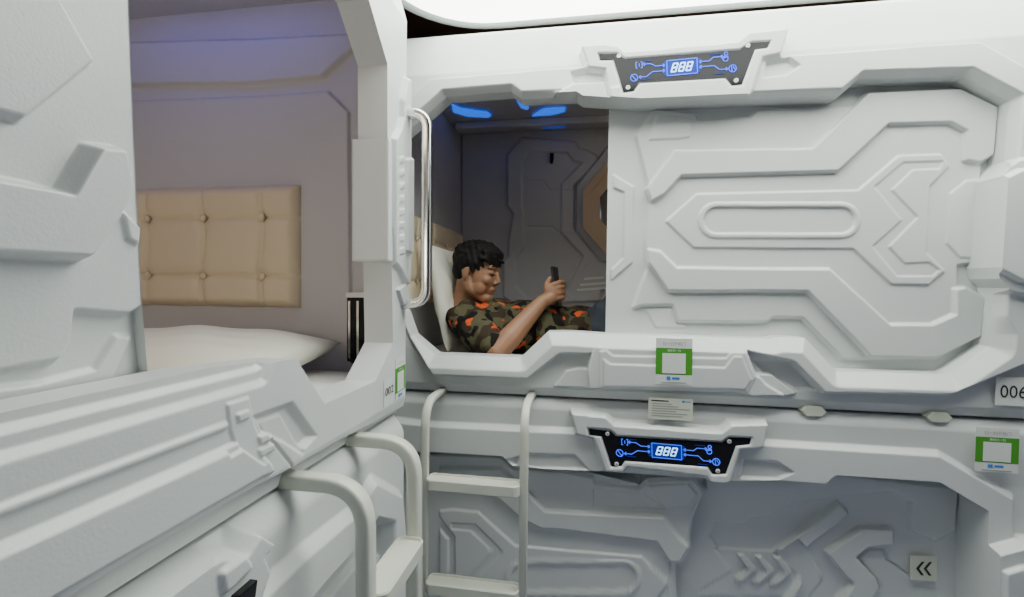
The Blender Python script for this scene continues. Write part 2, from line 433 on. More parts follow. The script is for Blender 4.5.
def pill(x0, x1, y0, y1, k):
    c = []; cy = (y0+y1)/2; r = (y1-y0)/2
    for i in range(9): a = math.pi/2+math.pi*i/8; c.append((x0+r+r*math.cos(a), cy-r*math.sin(a)))
    for i in range(9): a = -math.pi/2+math.pi*i/8; c.append((x1-r+r*math.cos(a), cy-r*math.sin(a)))
    return c
d.up(pill(699, 860, 203, 237.5, 0), .024, .004)
d.down(pill(703, 856, 206.5, 234, 0), .0165, .004, rim=.0225)
d.down([(940,162),(899,163),(870,188),(897,221),(868,247),(893,277),(929,277),(936,270),(925,262),(901,263),(886,247),(915,218),(889,191),(909,172),(936,171)], .016, .004)
d.up([(614,175),(633,187),(632,262),(612,279),(612,270),(624,258),(625,192),(614,187)], .007, .004)
d.clip = [(d.uv([(607.5,200)])[0][0], 1.24), (1.215, 1.24), (1.215, 2.165), (d.uv([(607.5,200)])[0][0], 2.165)]
dr = d.build('sliding_door', M['plastic'], UP)
dr['label'] = 'closed half: white sliding door with moulded arrow relief'
xl = d.clip[0][0]
box('door_edge', (xl+.0005, DY+.002, 1.24), (xl+.012, DY+.02, 2.165), M['plastic'], dr)
pu = display(UP, DSP_U, [(666.5,61),(696.7,58),(697.6,73),(667,76)], [(618.8,56.3),(747.7,46),(628,87.5),(736,80.5)], D, .038)

# ------------------------------------------------------------------ lower capsule of the end bank
LO = thing('sleeping_capsule', 'shut white sleeping capsule on the floor behind the slim ladder, below the man', 'sleeping capsule', (.26, D+.5, 0), 'white moulded sleeping capsules')
g = Relief(1, D, span(BX0, BX1, .003), span(.08, .60, .01)+span(.603, ZS-.004, .003))
z = g.V
g.H[:] = -np.clip((z-1.095)/.035, 0, 1)**1.6*.025
g.up([(395,423),(429,427),(578,434.5),(780,447),(940,457),(1013,500),(1008,660),(1006,900),(395,900)], .020, .016)
AI_L = [(395,451),(434,452),(502,456),(513,466),(545,469),(600,471),(740,481),(780,480),(825.5,483.6),(836,475),(940,482),(989,511),(987,600),(982,900),(395,900)]
g.down([(505,458),(530,451),(575,452),(590,468),(545,467),(518,466)], .010, .006)
g.down([(741,456),(775,459),(792,470),(775,478),(738,476)], .008, .005)
g.up(BEZ_L, .046, .010)
g.down([(586.5,427),(611.3,429.5),(616.8,435),(722,441),(729,436),(753.5,437),(751,446),(737,447),(727,475.5),(711.5,476),(707.3,468.3),(625.5,462.3),(622,468),(610.3,468.3),(600.5,437.7),(588,437)], .038, .003, rim=.046)
# clamp block lower right
g.up([(951,565),(967,547),(1000,560),(1030,552),(1075,552),(1075,900),(960,900),(951,600)], .05, .014)
g.up([(978,565),(1000,556),(1030,548),(1075,548),(1075,900),(990,900)], .062, .006)
g.up([(1008,575),(1024,570),(1075,570),(1075,900),(1008,900)], .075, .006)
hl = g.uv(AI_L, .020); hl = [(u, max(v, .14)) for u, v in hl]
g.hole(hl)
g.skirts.append((hl, -.112))
gf = g.build('front_frame', M['plastic'], LO, back=-.10)

# raised left door of the lower capsule
e = Relief(1, D+.055, span(BX0+.03, .36, .003), span(.12, .60, .01)+span(.603, .97, .003))
PL = [(380,455),(500,458),(513,470),(560,473),(592,479),(595,486),(640,490),(648,483),(693,481),(702,494),(690,519),(687,540),(688,548),(680,561),(668,562),(672,640),(672,900),(380,900)]
e.up(PL, .012, .007)
e.up([(527,495),(545,513),(620,517),(664,519),(679,540),(688,548),(680,561),(670,561),(657,541),(560,529),(540,528),(520,517),(486,487),(440,484),(440,470),(500,470)], .030, .007)
e.up([(648,487),(688,485),(697,495),(688,505),(665,507)], .020, .003)
e.up([(594,489),(642,493),(664,508),(594,505)], .006, .004)
e.up([(440,512),(452,510.5),(477.4,513),(515,547),(560,551),(641.5,558),(668,584),(655,600),(640,612),(515,602),(477,640),(440,640)], .0195, .005)
e.up(pill(505, 641, 561, 596, 0), .024, .004)
e.down(pill(510, 637, 564.5, 593, 0), .0165, .004, rim=.0225)
e.down([(452,520),(477,521),(505,549),(480,575),(505,602),(497,606),(468,576),(493,549),(472,529),(452,527)], .016, .004)
e.down([(424,500),(432,500),(443,516),(457,534),(457,570),(440,590),(436,590),(449,568),(449,537),(430,515)], .012, .004)
e.clip = [(min(max(u, BX0+.035), .355), max(v, .13)) for u, v in e.uv([(300,452),(505,452),(515,466),(562,469),(596,475),(640,486),(648,479),(696,477),(706,494),(694,520),(691,540),(692,550),(683,565),(676,567),(676,900),(300,900)], .012)]
ed = e.build('sliding_door', M['plastic'], LO)
# recessed chevron panel behind it
c = Relief(1, D+.10, span(.10, 1.20, .003), span(.12, .60, .01)+span(.603, 1.02, .003))
c.up([(640,470),(709,490),(714,521),(709,538),(733,570),(699,597),(690,640),(640,640)], .012, .006)
c.up([(705,470),(800,470),(958,490),(954.5,531),(936,540),(912,530),(911.6,511),(912.7,502),(892.7,489),(800,502),(775,509.7),(768,515.6),(749,516),(744,522),(714,521),(709,500)], .012, .006)
c.up([(715,549),(777,552),(796,532),(800,532),(772,552),(790,568),(796,597),(700,597),(700,590),(733,570)], .007, .005)
c.up([(840,505.5),(849,514.5),(802,551),(823.6,580),(812,597),(804,612),(780,612),(802,580),(780,551)], .024, .006)
c.up([(829,554.5),(863.6,531),(893,532),(893,545),(868,547),(856,558),(881,587),(868,606),(838,606),(854.5,585.5)], .024, .006)
c.up([(776,551),(796,537),(808,551),(822,580),(800,606),(790,606),(802,580)], .004, .004)
c.rib([(858,558),(869,549),(883.6,549),(887,560),(909,574.5)], .0015, -.006, .003)
c.rib([(858,558),(882,587),(869,600)], .0015, -.006, .003)
c.rib([(958,492),(954.5,531),(936,540)], .001, -.006, .003)
for k in range(3):
    o = k*18.2
    c.up([(738.5+o,556+k*1.2),(744+o,556+k*1.2),(757+o,571+k*1.2),(742+o,583+k*1.2),(735+o,583+k*1.2),(749+o,571+k*1.2)], .020, .003)
cp = c.build('recessed_panel', M['plastic'], LO)
cp['label'] = 'recessed panel with raised chevrons and a double-arrow sticker'
pl_ = display(LO, DSP_L, [(652.2,443.4),(681.8,446),(681.3,459.3),(652.6,457.5)], [(607.5,433.7),(729.2,441.4),(616.6,464),(717.8,471)], D, .038)

# hexagonal joint caps along the seam
for hx, hy in ((814,411.5),(940,417.5)):
    prism('joint_cap', [(hx-12,hy-.5),(hx-7,hy-5),(hx+8,hy-4.5),(hx+13,hy+.8),(hx+8,hy+5.5),(hx-7,hy+5)], 1, D, -.03, .003, M['cream'], LO, bevel=.002)

# bodies of the two capsules behind the fronts
def shell(parent, lo, hi, m, name='capsule_body', skip_front=None):
    t = .012
    bm = bmesh.new(); lo = Vector(lo); hi = Vector(hi)
    box_bm(bm, ((lo.x+hi.x)/2, (lo.y+hi.y)/2, lo.z+t/2), (hi.x-lo.x, hi.y-lo.y, t))
    box_bm(bm, ((lo.x+hi.x)/2, (lo.y+hi.y)/2, hi.z-t/2), (hi.x-lo.x, hi.y-lo.y, t))
    if skip_front != 'y-': box_bm(bm, ((lo.x+hi.x)/2, lo.y+t/2, (lo.z+hi.z)/2), (hi.x-lo.x, t, hi.z-lo.z))
    box_bm(bm, ((lo.x+hi.x)/2, hi.y-t/2, (lo.z+hi.z)/2), (hi.x-lo.x, t, hi.z-lo.z))
    box_bm(bm, (lo.x+t/2, (lo.y+hi.y)/2, (lo.z+hi.z)/2), (t, hi.y-lo.y, hi.z-lo.z))
    if skip_front != 'x+': box_bm(bm, (hi.x-t/2, (lo.y+hi.y)/2, (lo.z+hi.z)/2), (t, hi.y-lo.y, hi.z-lo.z))
    return bm_link(name, bm, m, parent)
IY1 = 2.56
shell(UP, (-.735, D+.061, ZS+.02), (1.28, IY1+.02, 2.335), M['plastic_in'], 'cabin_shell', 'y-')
# collar joining frame and cabin (top, bottom, left)
shell(LO, (BX0+.01, D+.115, .08), (BX1-.01, IY1, ZS-.01), M['plastic'], 'capsule_body')
# ------------------------------------------------------------------ inside the upper end capsule
w = Relief(1, IY1-.004, span(-.722, .62, .004), span(ZS+.05, 2.32, .004))
w.H[:] = 0
w.up([(508,155),(522,138),(575,142),(579,149),(588,151),(596,156),(596,162),(573,185),(573,228),(590,250),(600,262),(600,300),(515,304),(504,296),(504,262),(509,257),(509,240),(514,214),(508,205)], .022, .010)
w.down([(521,160),(528,150),(568,152),(574,160),(584,162),(562,184),(562,232),(584,256),(568,290),(526,299),(514,286),(514,259),(522.6,248),(522.6,215),(521,206)], .010, .008, rim=.022)
w.rib([(521,181),(544,181),(549,190),(570,190)], .001, -.006, .003)
w.rib([(528,227),(552,227),(560,234),(572,234)], .001, -.006, .003)
w.up([(609,146),(577,186),(577,230),(604,263),(644,263),(672,230),(672,186),(641,146)], .034, .008)
w.up([(590,262),(614,262),(614,285),(572,297),(566,290)], .020, .004)
w.rib([(461,128),(461,340)], .003, -.01, .004)
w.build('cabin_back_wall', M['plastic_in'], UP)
def ring_prism(name, outer, inner, ax, base, h0, h1, m, parent):
    sgn = 1 if ax == 0 else -1; bm = bmesh.new(); R_ = []
    for pts, h in ((outer, h0), (outer, h1), (inner, h1), (inner, h0)):
        L = []
        for p in pts:
            q = at(p[0], p[1], ax, base+sgn*h1); u, v = q[1-ax], q[2]; x = base+sgn*h
            L.append(bm.verts.new((x, u, v) if ax == 0 else (u, x, v)))
        R_.append(L)
    n = len(outer)
    for k in range(4):
        A, B = R_[k], R_[(k+1) % 4]
        for i in range(n): bm.faces.new((A[i], A[(i+1) % n], B[(i+1) % n], B[i]))
    return bm_link(name, bm, m, parent)
oc = [(611,158),(583,190),(583,228),(607,255),(643,255),(667,228),(667,190),(640,158)]
ocm = [(611,168),(590,193),(590,225),(608,246),(641,246),(659,225),(659,193),(639,168)]
oci = [(613,182),(600,197),(600,219),(613,235),(637,235),(650,219),(650,197),(637,182)]
mr = ring_prism('mirror_surround', oc, ocm, 1, IY1-.04, 0, .016, M['tan'], UP); mr['label'] = 'tan octagonal surround of the wall mirror'
ring_prism('mirror_inner_ring', ocm, oci, 1, IY1-.04, 0, .008, M['tan'], mr)
prism('mirror_glass', oci, 1, IY1-.04, -.002, .003, M['glass'], mr)
# little hook and notice strips on the back wall
hk = prism('wall_hook', [(550,153),(553.5,153),(553.5,158),(552.5,163),(550,163)], 1, IY1-.026, -.01, .010, M['black'], UP, bevel=.002)
for a, b in (((577,291),(609,289)), ((580,286),(606,284)), ((584,280),(604,278.5))):
    prism('notice_strip', [a, b, (b[0], b[1]-2.2), (a[0], a[1]-2.2)], 1, IY1-.024, 0, .002, M['paper'], UP)

# cabin ceiling with blue lit windows; the two dim shapes are painted reflections
CZ = 2.318
def slab(name, pts, z, t, m, parent):
    bm = bmesh.new(); a = []; b = []
    for p in pts:
        q = at(p[0], p[1], 2, z); a.append(bm.verts.new((q.x, q.y, z))); b.append(bm.verts.new((q.x, q.y, z+t)))
    bm.faces.new(a); bm.faces.new(b[::-1])
    for i in range(len(a)): j = (i+1) % len(a); bm.faces.new((a[i], b[i], b[j], a[j]))
    return bm_link(name, bm, m, parent)
for nm, pts, mm in (('led_and_reflection', [(451.6,105),(460,109),(478,112),(487,113),(491,116),(488,118),(467.7,117),(453,112.5)], 'led'),
                    ('led_and_reflection', [(517,101.4),(525,102.5),(529,108),(527,110),(521,108)], 'led'),
                    ('led_and_reflection', [(544,109.5),(565.5,108.5),(565,112),(551,115.5),(532,116.5)], 'led'),
                    ('led_and_reflection', [(482,126),(490,124.5),(500,126.5),(497,129),(486,129.5)], 'ledreflect'),
                    ('led_and_reflection', [(541,127),(555,123.5),(571,124),(563,128),(545,129)], 'ledreflect')):
    s = slab(nm, pts, CZ-.006, .006, M[mm], UP); s['label'] = 'glowing blue light window' if mm == 'led' else 'painted reflection of a blue light window'
box('ceiling_rib', (-.70, 2.36, CZ-.03), (1.2, 2.40, CZ+.004), M['plastic_in'], UP, bevel=.008)

# ------------------------------------------------------------------ tufted headboards
def tufted(name, w, h, th, cols, rows, mtx, parent, mar, vc):
    nx, nz = int(w/.005), int(h/.005)
    xs = np.linspace(-w/2, w/2, nx); zs = np.linspace(-h/2, h/2, nz); X, Z = np.meshgrid(xs, zs)
    ed = np.minimum(np.minimum(X+w/2, w/2-X), np.minimum(Z+h/2, h/2-Z))
    Y = th*(1-np.clip(1-ed/.028, 0, 1)**2.2*.75)
    for c in cols:
        xx = c+.006*np.sin((Z+h/2)/h*9+c*30)
        Y -= .009*np.exp(-((X-xx)/.006)**2)+.006*np.exp(-((X-xx)/.022)**2)
    for r in rows: Y -= .007*np.exp(-((Z-r)/.005)**2)+.005*np.exp(-((Z-r)/.02)**2)
    for c in cols:
        for r in rows: Y -= .006*np.exp(-(((X-c)**2+(Z-r)**2)/.018**2))
    co = np.stack([X.ravel(), -Y.ravel(), Z.ravel()], 1)
    V = [tuple(v) for v in co]; Fc = []
    for j in range(nz-1):
        for i in range(nx-1):
            a = j*nx+i; Fc.append((a, a+1, a+nx+1, a+nx))
    # rim back to the wall
    border = [i for i in range(nx)]+[j*nx+nx-1 for j in range(1, nz)]+[(nz-1)*nx+i for i in range(nx-2, -1, -1)]+[j*nx for j in range(nz-2, 0, -1)]
    n0 = len(V)
    for b in border: V.append((V[b][0], 0, V[b][2]))
    for k in range(len(border)): k2 = (k+1) % len(border); Fc.append((border[k], n0+k, n0+k2, border[k2]))
    me = bpy.data.meshes.new(name); me.from_pydata(V, [], Fc); me.transform(mtx)
    hb = link_me(name, me, M['leather'], parent, smooth=True); hb['label'] = 'cream tufted headboard panel'
    for c in cols:
        for r in rows:
            bm = bmesh.new(); bmesh.ops.create_uvsphere(bm, u_segments=14, v_segments=8, radius=.011)
            bmesh.ops.scale(bm, vec=(1, .55, 1), verts=bm.verts)
            bmesh.ops.transform(bm, matrix=mtx @ Matrix.Translation((c, -(th-.012), r)), verts=bm.verts)
            bm_link('button', bm, M['leather'], hb, smooth=True)
    return hb
# on the end wall x=-.722 above the man's pillow (faces +x)
tufted('headboard', .78, .358, .035, [-.277, -.082, .113, .308], [.085, -.088],
       Matrix.Translation((-.723, 2.12, 1.60)) @ Matrix.Rotation(R(90), 4, 'Z'), UP, .09, .16)

# ================================================================== LEFT BANK (runs along the left side)
ZL = 1.150
LX = XL-.02
LU = thing('sleeping_capsule', 'open white sleeping capsule numbered 002 with an empty pillow, close by on the left', 'sleeping capsule', (-1.0, .2, ZL), 'white moulded sleeping capsules')
UE = 1.232
f = Relief(0, LX, span(-.88, .26, .012)+span(.262, UE, .002), span(ZL+.004, 1.70, .002)+span(1.703, 2.335, .003))
z = f.V
def K(*pts, h=.02):   # mix of photo positions and ('r',u,v)
    o = []
    for p in pts:
        if p[0] == 'r': o.append((p[1], p[2]))
        else: o.append(f.uv([p], h)[0])
    return o
def zr(px, py, h=.02): return f.uv([(px, py)], h)[0][1]
f.H[:] = .020
zR1, zR2, zR3, zR4, zE = zr(100,411), zr(100,434), zr(100,472.5), zr(100,505), zr(160,529)
zE2 = zr(160, 544, h=.006)
f.H -= np.where(z > 2.2, (z-2.2)*.28, 0)
f.down(K(('r',-1,zR2), (264,386), (268,382), (275.6,364), (282,345), ('r',.7,1.7), ('r',-1,1.7)), .011, .010, raw=True)
f.down(K(('r',-1,zR1), (262,372), (268,368), (276,345), ('r',.7,1.7), ('r',-1,1.7)), .002, .008, raw=True)
f.up(K(('r',-1,zR4), (232,449), (239,447), (262,462), (268,470), (255.5,474.6), ('r',-1,zE)), .033, .010, raw=True)
f.rib(K(('r',-1,zR3), (223.6,426.2)), .002, .005, .005, raw=True)
# dark underside towards the joint
lowp = K(('r',-1,zE2), (238,497), (250.5,490.6), (254,488), (264,483), (300,464), (345,438), (378,422), (402,408), (420,398), ('r',1.4,1.1), ('r',-1,1.1))
f.down(lowp, .004, .005, raw=True)
f.H -= np.clip((ZL+.045-z)/.04, 0, 1)*.009
f.up(K((227,405),(247,399),(252,425),(262,446),(258,462),(236,447),(230,430)), .0235, .004, raw=True)
for p in ([(234.5,415),(245,411),(246,417),(236,421)], [(256,437),(271,431),(274,436),(258,443)], [(256,450),(270,444),(272,449),(258,456)], [(222,449),(234,444),(235,449),(224,455)]):
    f.up(K(*p), .0275, .003, raw=True)
f.down(K((251,416),(293,401),(318,436),(303,452),(285,440),(262,430)), .008, .012, raw=True)
f.up(K((262,423),(283,416),(303,452),(285,440),(268,432)), .014, .006, raw=True)
f.rib(K((262,428),(276,445),(293,466)), .001, -.005, .003, raw=True)
AIL = K(('r',-.72,zr(148,385)), (0,415), (148,385), (220,368.5), (275.6,362), (296.5,359), (324.6,404), (375.8,381), (393,343), (391.5,240), (387.5,134), (387.5,64), (369,0), ('r',.95,2.14), ('r',-.72,2.14))
AIL[1] = (AIL[1][0], AIL[0][1])
f.up(K((394,352),(376.5,392),(324,415),(322,410),(376,386)), .020, .003, raw=True)
# clamp mouldings of the jamb
f.up(K((392,140),(397,130),(400,118),(400,100),(404,80),(430,84),(430,284),(404,283),(397,268),(392,262)), .034, .008, raw=True)
f.up(K((400,160),(430,158),(430,262),(400,250)), .042, .004, raw=True)
for k in range(8): f.up(K((394.5,158+k*13),(398.5,157+k*13),(398.5,162+k*13),(394.5,163+k*13)), .038, .003, raw=True)
f.up(K((396,290),(403,284),(408,300),(401,305)), .030, .003, raw=True)
hu = sorted_ = AIL
f.hole(AIL); f.skirts.append((AIL, -.057))
f.build('front_frame', M['plastic'], LU, back=-.09)
# block that wraps the jamb on its inner side
bm = bmesh.new()
q0 = at(357, 142, 1, 1.14); q1 = at(357, 262, 1, 1.14)
jy = AIL[9][0]
box_bm(bm, (LX-.026, jy-.008, (q0.z+q1.z)/2), (.098, .034, q0.z-q1.z))
bm_link('jamb_block', bm, M['plastic'], LU, bevel=.006)

# sliding door of the left capsule (close to the camera)
dl = Relief(0, LX-.055, span(-.70, .20, .012)+span(.202, .60, .002), span(1.20, 2.13, .002))
def KD(*pts, h=0): return [((p[1], p[2]) if p[0] == 'r' else dl.uv([p], h)[0]) for p in pts]
dl.up([(-80,80),(0,109),(25,116),(94,60),(60,0),(40,-60),(-80,-60)], .018, .007)
dl.up([(-60,165),(0,181),(77,196),(104,149),(127,151),(134,185),(121,217),(94,255),(0,250),(-60,243)], .026, .008)
dl.up([(126,214),(140,228),(139,243),(131,238)], .006, .004)
dl.down([(73.7,308),(129,312),(144,303),(165,400),(165,470),(-70,470),(-70,378),(0,368),(61,357),(70,342)], -.014, .007)
dl.up([(-60,400),(0,391),(40,386),(97,371),(118,338),(130,338),(110,385),(60,420),(-60,430)], -.008, .006)
dl.clip = KD(('r',-.69,1.21), (150,440), (148,385), (141,301), (135,180), (128,0), ('r',.49,2.12), ('r',-.69,2.12))
dlo = dl.build('sliding_door', M['plastic'], LU)
dlo['label'] = 'sliding door with raised angular mouldings, slid open towards the viewer'
ce = dl.clip
bm = bmesh.new(); vs_ = []
for p in ce[1:6]:
    vs_.append([bm.verts.new((LX-.055-o, p[0], p[1])) for o in (-.001, .016)])
for a, b in zip(vs_[:-1], vs_[1:]): bm.faces.new((a[0], a[1], b[1], b[0]))
bm_link('door_edge', bm, M['paper'], dlo)

# cabin
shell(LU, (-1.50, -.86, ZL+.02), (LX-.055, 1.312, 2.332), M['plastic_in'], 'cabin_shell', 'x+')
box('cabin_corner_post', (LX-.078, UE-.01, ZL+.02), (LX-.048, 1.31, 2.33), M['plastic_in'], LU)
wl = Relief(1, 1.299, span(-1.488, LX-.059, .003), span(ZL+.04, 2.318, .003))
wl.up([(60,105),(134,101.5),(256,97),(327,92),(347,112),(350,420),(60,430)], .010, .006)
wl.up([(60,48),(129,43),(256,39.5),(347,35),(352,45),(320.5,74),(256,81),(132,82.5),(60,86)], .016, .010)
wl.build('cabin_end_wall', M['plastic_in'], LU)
c1 = at(297, 184, 1, 1.27); c2 = at(297, 308, 1, 1.27)
tufted('headboard', .78, .358, .034, [-.308, -.113, .082, .277], [.085, -.088],
       Matrix.Translation((c1.x-.39, 1.290, (c1.z+c2.z)/2)), LU, .09, .16)
# black grille with chromed bars beside the opening
gr = prism('wall_grille', [(347,297),(376,297),(376,372),(347,361)], 1, 1.289, 0, .004, M['black'], LU)
prism('grille_cap', [(346,292.5),(376,292.5),(376,297.5),(346,297.5)], 1, 1.289, 0, .006, M['paper'], gr)
for a in (348, 356.5, 364.5):
    prism('grille_bar', [(a,301),(a+2.2,301),(a+2.2,359),(a,357)], 1, 1.289, .003, .008, M['chrome'], gr)
# blue strip added out of view to tint the top of the end wall
s = box('added_blue_strip', (-1.40, 1.10, 2.306), (-.75, 1.15, 2.314), M['violet'], LU); s['label'] = 'unseen blue strip added to tint the cabin end wall'

s = box('added_cabin_fill', (-1.30, -.2, 2.29), (-.80, .15, 2.31), M['warm'], LU); s['label'] = 'unseen warm fill added to brighten the left cabin'  # added fill hidden behind the door, lifts the cabin interior
s = box('added_wall_fill', (-1.25, -.845, 1.55), (-.75, -.82, 1.85), M['warm2'], LU); s['label'] = 'unseen warm fill added to brighten the headboard'  # added fill out of view, lights the headboard from the front
s = box('added_cabin_fill', (.55, 1.9, 2.28), (.75, 2.1, 2.31), M['warm2'], UP); s['label'] = 'unseen warm fill added to brighten the left cabin'  # added fill behind the sliding door, warms the dark back wall
# ------------------------------------------------------------------ lower left capsule
LL = thing('sleeping_capsule', 'white sleeping capsule on the floor at lower left, below capsule 002', 'sleeping capsule', (-1.0, .2, 0), 'white moulded sleeping capsules')
h = Relief(0, XL, span(-.88, .30, .015)+span(.303, UE-.01, .003), span(.08, .45, .015)+span(.453, ZL-.005, .003))
z = h.V
h.H[:] = -np.clip((z-1.095)/.05, 0, 1)**1.8*.028
def KH(*pts, hh=0): return [((p[1], p[2]) if p[0] == 'r' else h.uv([p], hh)[0]) for p in pts]
zt = h.uv([(300,556)])[0][1]
rid = KH((300,556),(352,513),(360,500),(369,484),(396,498))
h.up([(-1.0, rid[0][1])]+rid+[(rid[-1][0]+.02, rid[-1][1]-.1), (rid[-1][0]+.02, 0), (-1, 0)], .020, .022, raw=True)
ap = KH((300,600),(350,545),(371,516),(389,520))
h.down([(-.6, ap[0][1])]+ap+[(ap[-1][0], .14), (-.6, .14)], -.04, .02, raw=True)
h.up([(262,536),(276,545),(265,557),(271,572),(262,600),(240,640),(120,700),(100,680),(150,600),(222,560),(250,556)], .034, .008)
h.up([(225,574),(247,558),(254,568),(228,592)], .042, .004)
# raised panel inside the recess
h.up([('x',)] and h.uv([(330,600),(372,548),(380,560),(350,640),(300,700),(250,720)], -.02), -.02, .006, raw=True)
h.build('front_frame', M['plastic'], LL, back=-.09)
prism('control_panel', [(240,596),(258,580),(256,596),(246,625),(225,650),(170,700),(150,700),(160,680),(215,640)], 0, XL, .034, .046, M['black'], LL, bevel=.001)
shell(LL, (-1.50, -.86, .08), (XL-.088, 1.30, ZL-.012), M['plastic'], 'capsule_body')
# ================================================================== ROOM
struct(box('floor', (-2.2, -2.2, -.05), (2.6, 3.0, 0), M['floor']))
struct(box('ceiling', (-2.2, -2.2, 2.56), (2.6, 3.0, 2.60), M['ceil']))
struct(box('wall_left', (-2.2, -2.2, 0), (-2.1, 3.0, 2.56), M['wall']))
struct(box('wall_back', (-2.1, 2.9, 0), (2.5, 3.0, 2.56), M['wall']))
struct(box('wall_right', (2.5, -2.2, 0), (2.6, 3.0, 2.56), M['wall']))
for nm, lo, hi in (('trim_1', (BX0, D-.02, 0), (BX1, IY1, .08)), ('trim_2', (-1.5, -.86, 0), (XL-.02, 1.30, .08))):
    struct(box(nm, lo, hi, M['gap']))

# ceiling lamp: rounded oblong with a moulded rim
LZ = 2.402
def rrect(x0, x1, y0, y1, r, n=10):
    o = []
    for cx, cy, a0 in ((x1-r, y1-r, 0), (x0+r, y1-r, 90), (x0+r, y0+r, 180), (x1-r, y0+r, 270)):
        for k in range(n+1):
            a = R(a0+90*k/n); o.append((cx+r*math.cos(a), cy+r*math.sin(a)))
    return o
def lamp(label, lx0, lx1, ly0, ly1, lm_='light'):
    L = thing('ceiling_light', label, 'ceiling light', ((lx0+lx1)/2, (ly0+ly1)/2, 2.56), 'ceiling lights along the aisle')
    bm = bmesh.new(); rings = []
    for ins, zz in ((0, 2.56), (0, LZ+.025), (.010, LZ+.006), (.028, LZ), (.042, LZ+.002), (.05, LZ+.012)):
        rings.append([bm.verts.new((x, y, zz)) for x, y in rrect(lx0+ins, lx1-ins, ly0+ins, ly1-ins, .34-ins)])
    for A_, B_ in zip(rings[:-1], rings[1:]):
        for i in range(len(A_)): j = (i+1) % len(A_); bm.faces.new((A_[i], A_[j], B_[j], B_[i]))
    bm_link('lamp_rim', bm, M['rim'], L, smooth=True)
    bm = bmesh.new(); bm.faces.new([bm.verts.new((x, y, LZ+.008)) for x, y in rrect(lx0+.046, lx1-.046, ly0+.046, ly1-.046, .294)])
    lm = bm_link('lamp_diffuser', bm, M[lm_], L); lm['label'] = 'glowing white diffuser'
    return L
lamp('large bright ceiling light with rounded corner and white rim above the end capsules', -.68, 1.75, .70, 1.70)
lamp('unseen fill light added behind the viewer to brighten the capsule fronts', -.40, 1.75, -1.7, -.75, 'light2')  # added fill out of view, lifts the dark lower fronts

# ================================================================== LADDERS
def ladder(name_label, top_l, top_r, foot, out, wdir, rung_zs, sec, drop, back):
    """rails hook over the joint, curve out along 'out' and run down to the floor"""
    L = thing('ladder', name_label, 'ladder', foot)
    o = Vector(out); wd = Vector(wdir)
    rails = []
    for tp in (top_l, top_r):
        tp = Vector(tp)
        p = arc([tp-o*back, tp+o*drop[0], tp+o*drop[0]+Vector((0, 0, -(tp.z-.005)))+o*drop[1]], .16, 14)
        bm = bmesh.new(); tube_bm(bm, p, sec, 14, flat=wd)
        rails.append(p); bm_link('rail', bm, M['ladder'], L, smooth=True)
        ft = p[-1]; bm = bmesh.new(); box_bm(bm, (ft.x, ft.y, .010), (.045, .045, .020)); bm_link('foot_pad', bm, M['gap'], L, bevel=.004)
    def on(p, z):
        for a, b in zip(p[:-1], p[1:]):
            if a.z >= z >= b.z and a.z != b.z: return a+(b-a)*((a.z-z)/(a.z-b.z))
        return p[-1]
    for z in rung_zs:
        a, b = on(rails[0], z), on(rails[1], z)
        c = (a+b)/2; ln = (b-a).length-2*sec[0]+.004; ax = (b-a).normalized()
        wdt, th = .060, .034
        fr_ = Matrix(((ax.x, o.x, 0, c.x), (ax.y, o.y, 0, c.y), (0, 0, 1, c.z), (0, 0, 0, 1)))
        bm = bmesh.new(); rg = []
        for ins, zz in ((.004, -th), (0, -th+.004), (0, -.003), (.0025, 0), (.005, 0), (.0065, -.006)):
            rg.append([bm.verts.new(fr_ @ Vector((x, y, zz))) for x, y in rrect(-ln/2+ins, ln/2-ins, -wdt/2+ins, wdt/2-ins, .018-ins, 6)])
        for A_, B_ in zip(rg[:-1], rg[1:]):
            for i in range(len(A_)): j = (i+1) % len(A_); bm.faces.new((A_[i], A_[j], B_[j], B_[i]))
        bm.faces.new(rg[-1]); bm.faces.new(rg[0][::-1])
        bm_link('tread', bm, M['ladder'], L)
    return L
# slim ladder at the end bank
tl = at(440, 391, 1, D-.02); tr = at(531, 396, 1, D-.02)
ladder('slim cream ladder in front of the shut lower capsule at the aisle end', (tl.x, D-.012, tl.z-.004), (tr.x, D-.012, tl.z-.004), ((tl.x+tr.x)/2, D-.14, 0),
       (0, -1, 0), (1, 0, 0), [.918, .605, .33], (.0125, .009), (.150, .012), .025)
# near ladder at the left bank
ta = at(290, 482, 0, XL); tb = at(360, 437, 0, XL)
ladder('large cream ladder nearest the viewer, hooked under capsule 002', (XL-.004, ta.y+.022, ta.z-.006), (XL-.004, tb.y, ta.z-.006), (XL+.2, (ta.y+tb.y+.03)/2, 0),
       (1, 0, 0), (0, 1, 0), [.965, .70, .46, .20], (.0165, .014), (.129, .01), .022)

# grab handle on the far jamb
hz0, hz1 = at(410, 118, 0, LX+.02), at(412, 308, 0, LX+.02)
hx = LX+.035; hy = 1.215
pth = arc([(LX+.01, hy, 1.955), (LX+.085, hy, 1.945), (LX+.085, hy, 1.455), (LX+.01, hy, 1.445)], .06, 10)
bm = bmesh.new(); tube_bm(bm, pth, (.0125, .0125), 16, flat=(0, 1, 0))
gh = bm_link('grab_handle', bm, M['chrome'], LU, smooth=True); gh['label'] = 'bright metal grab handle'

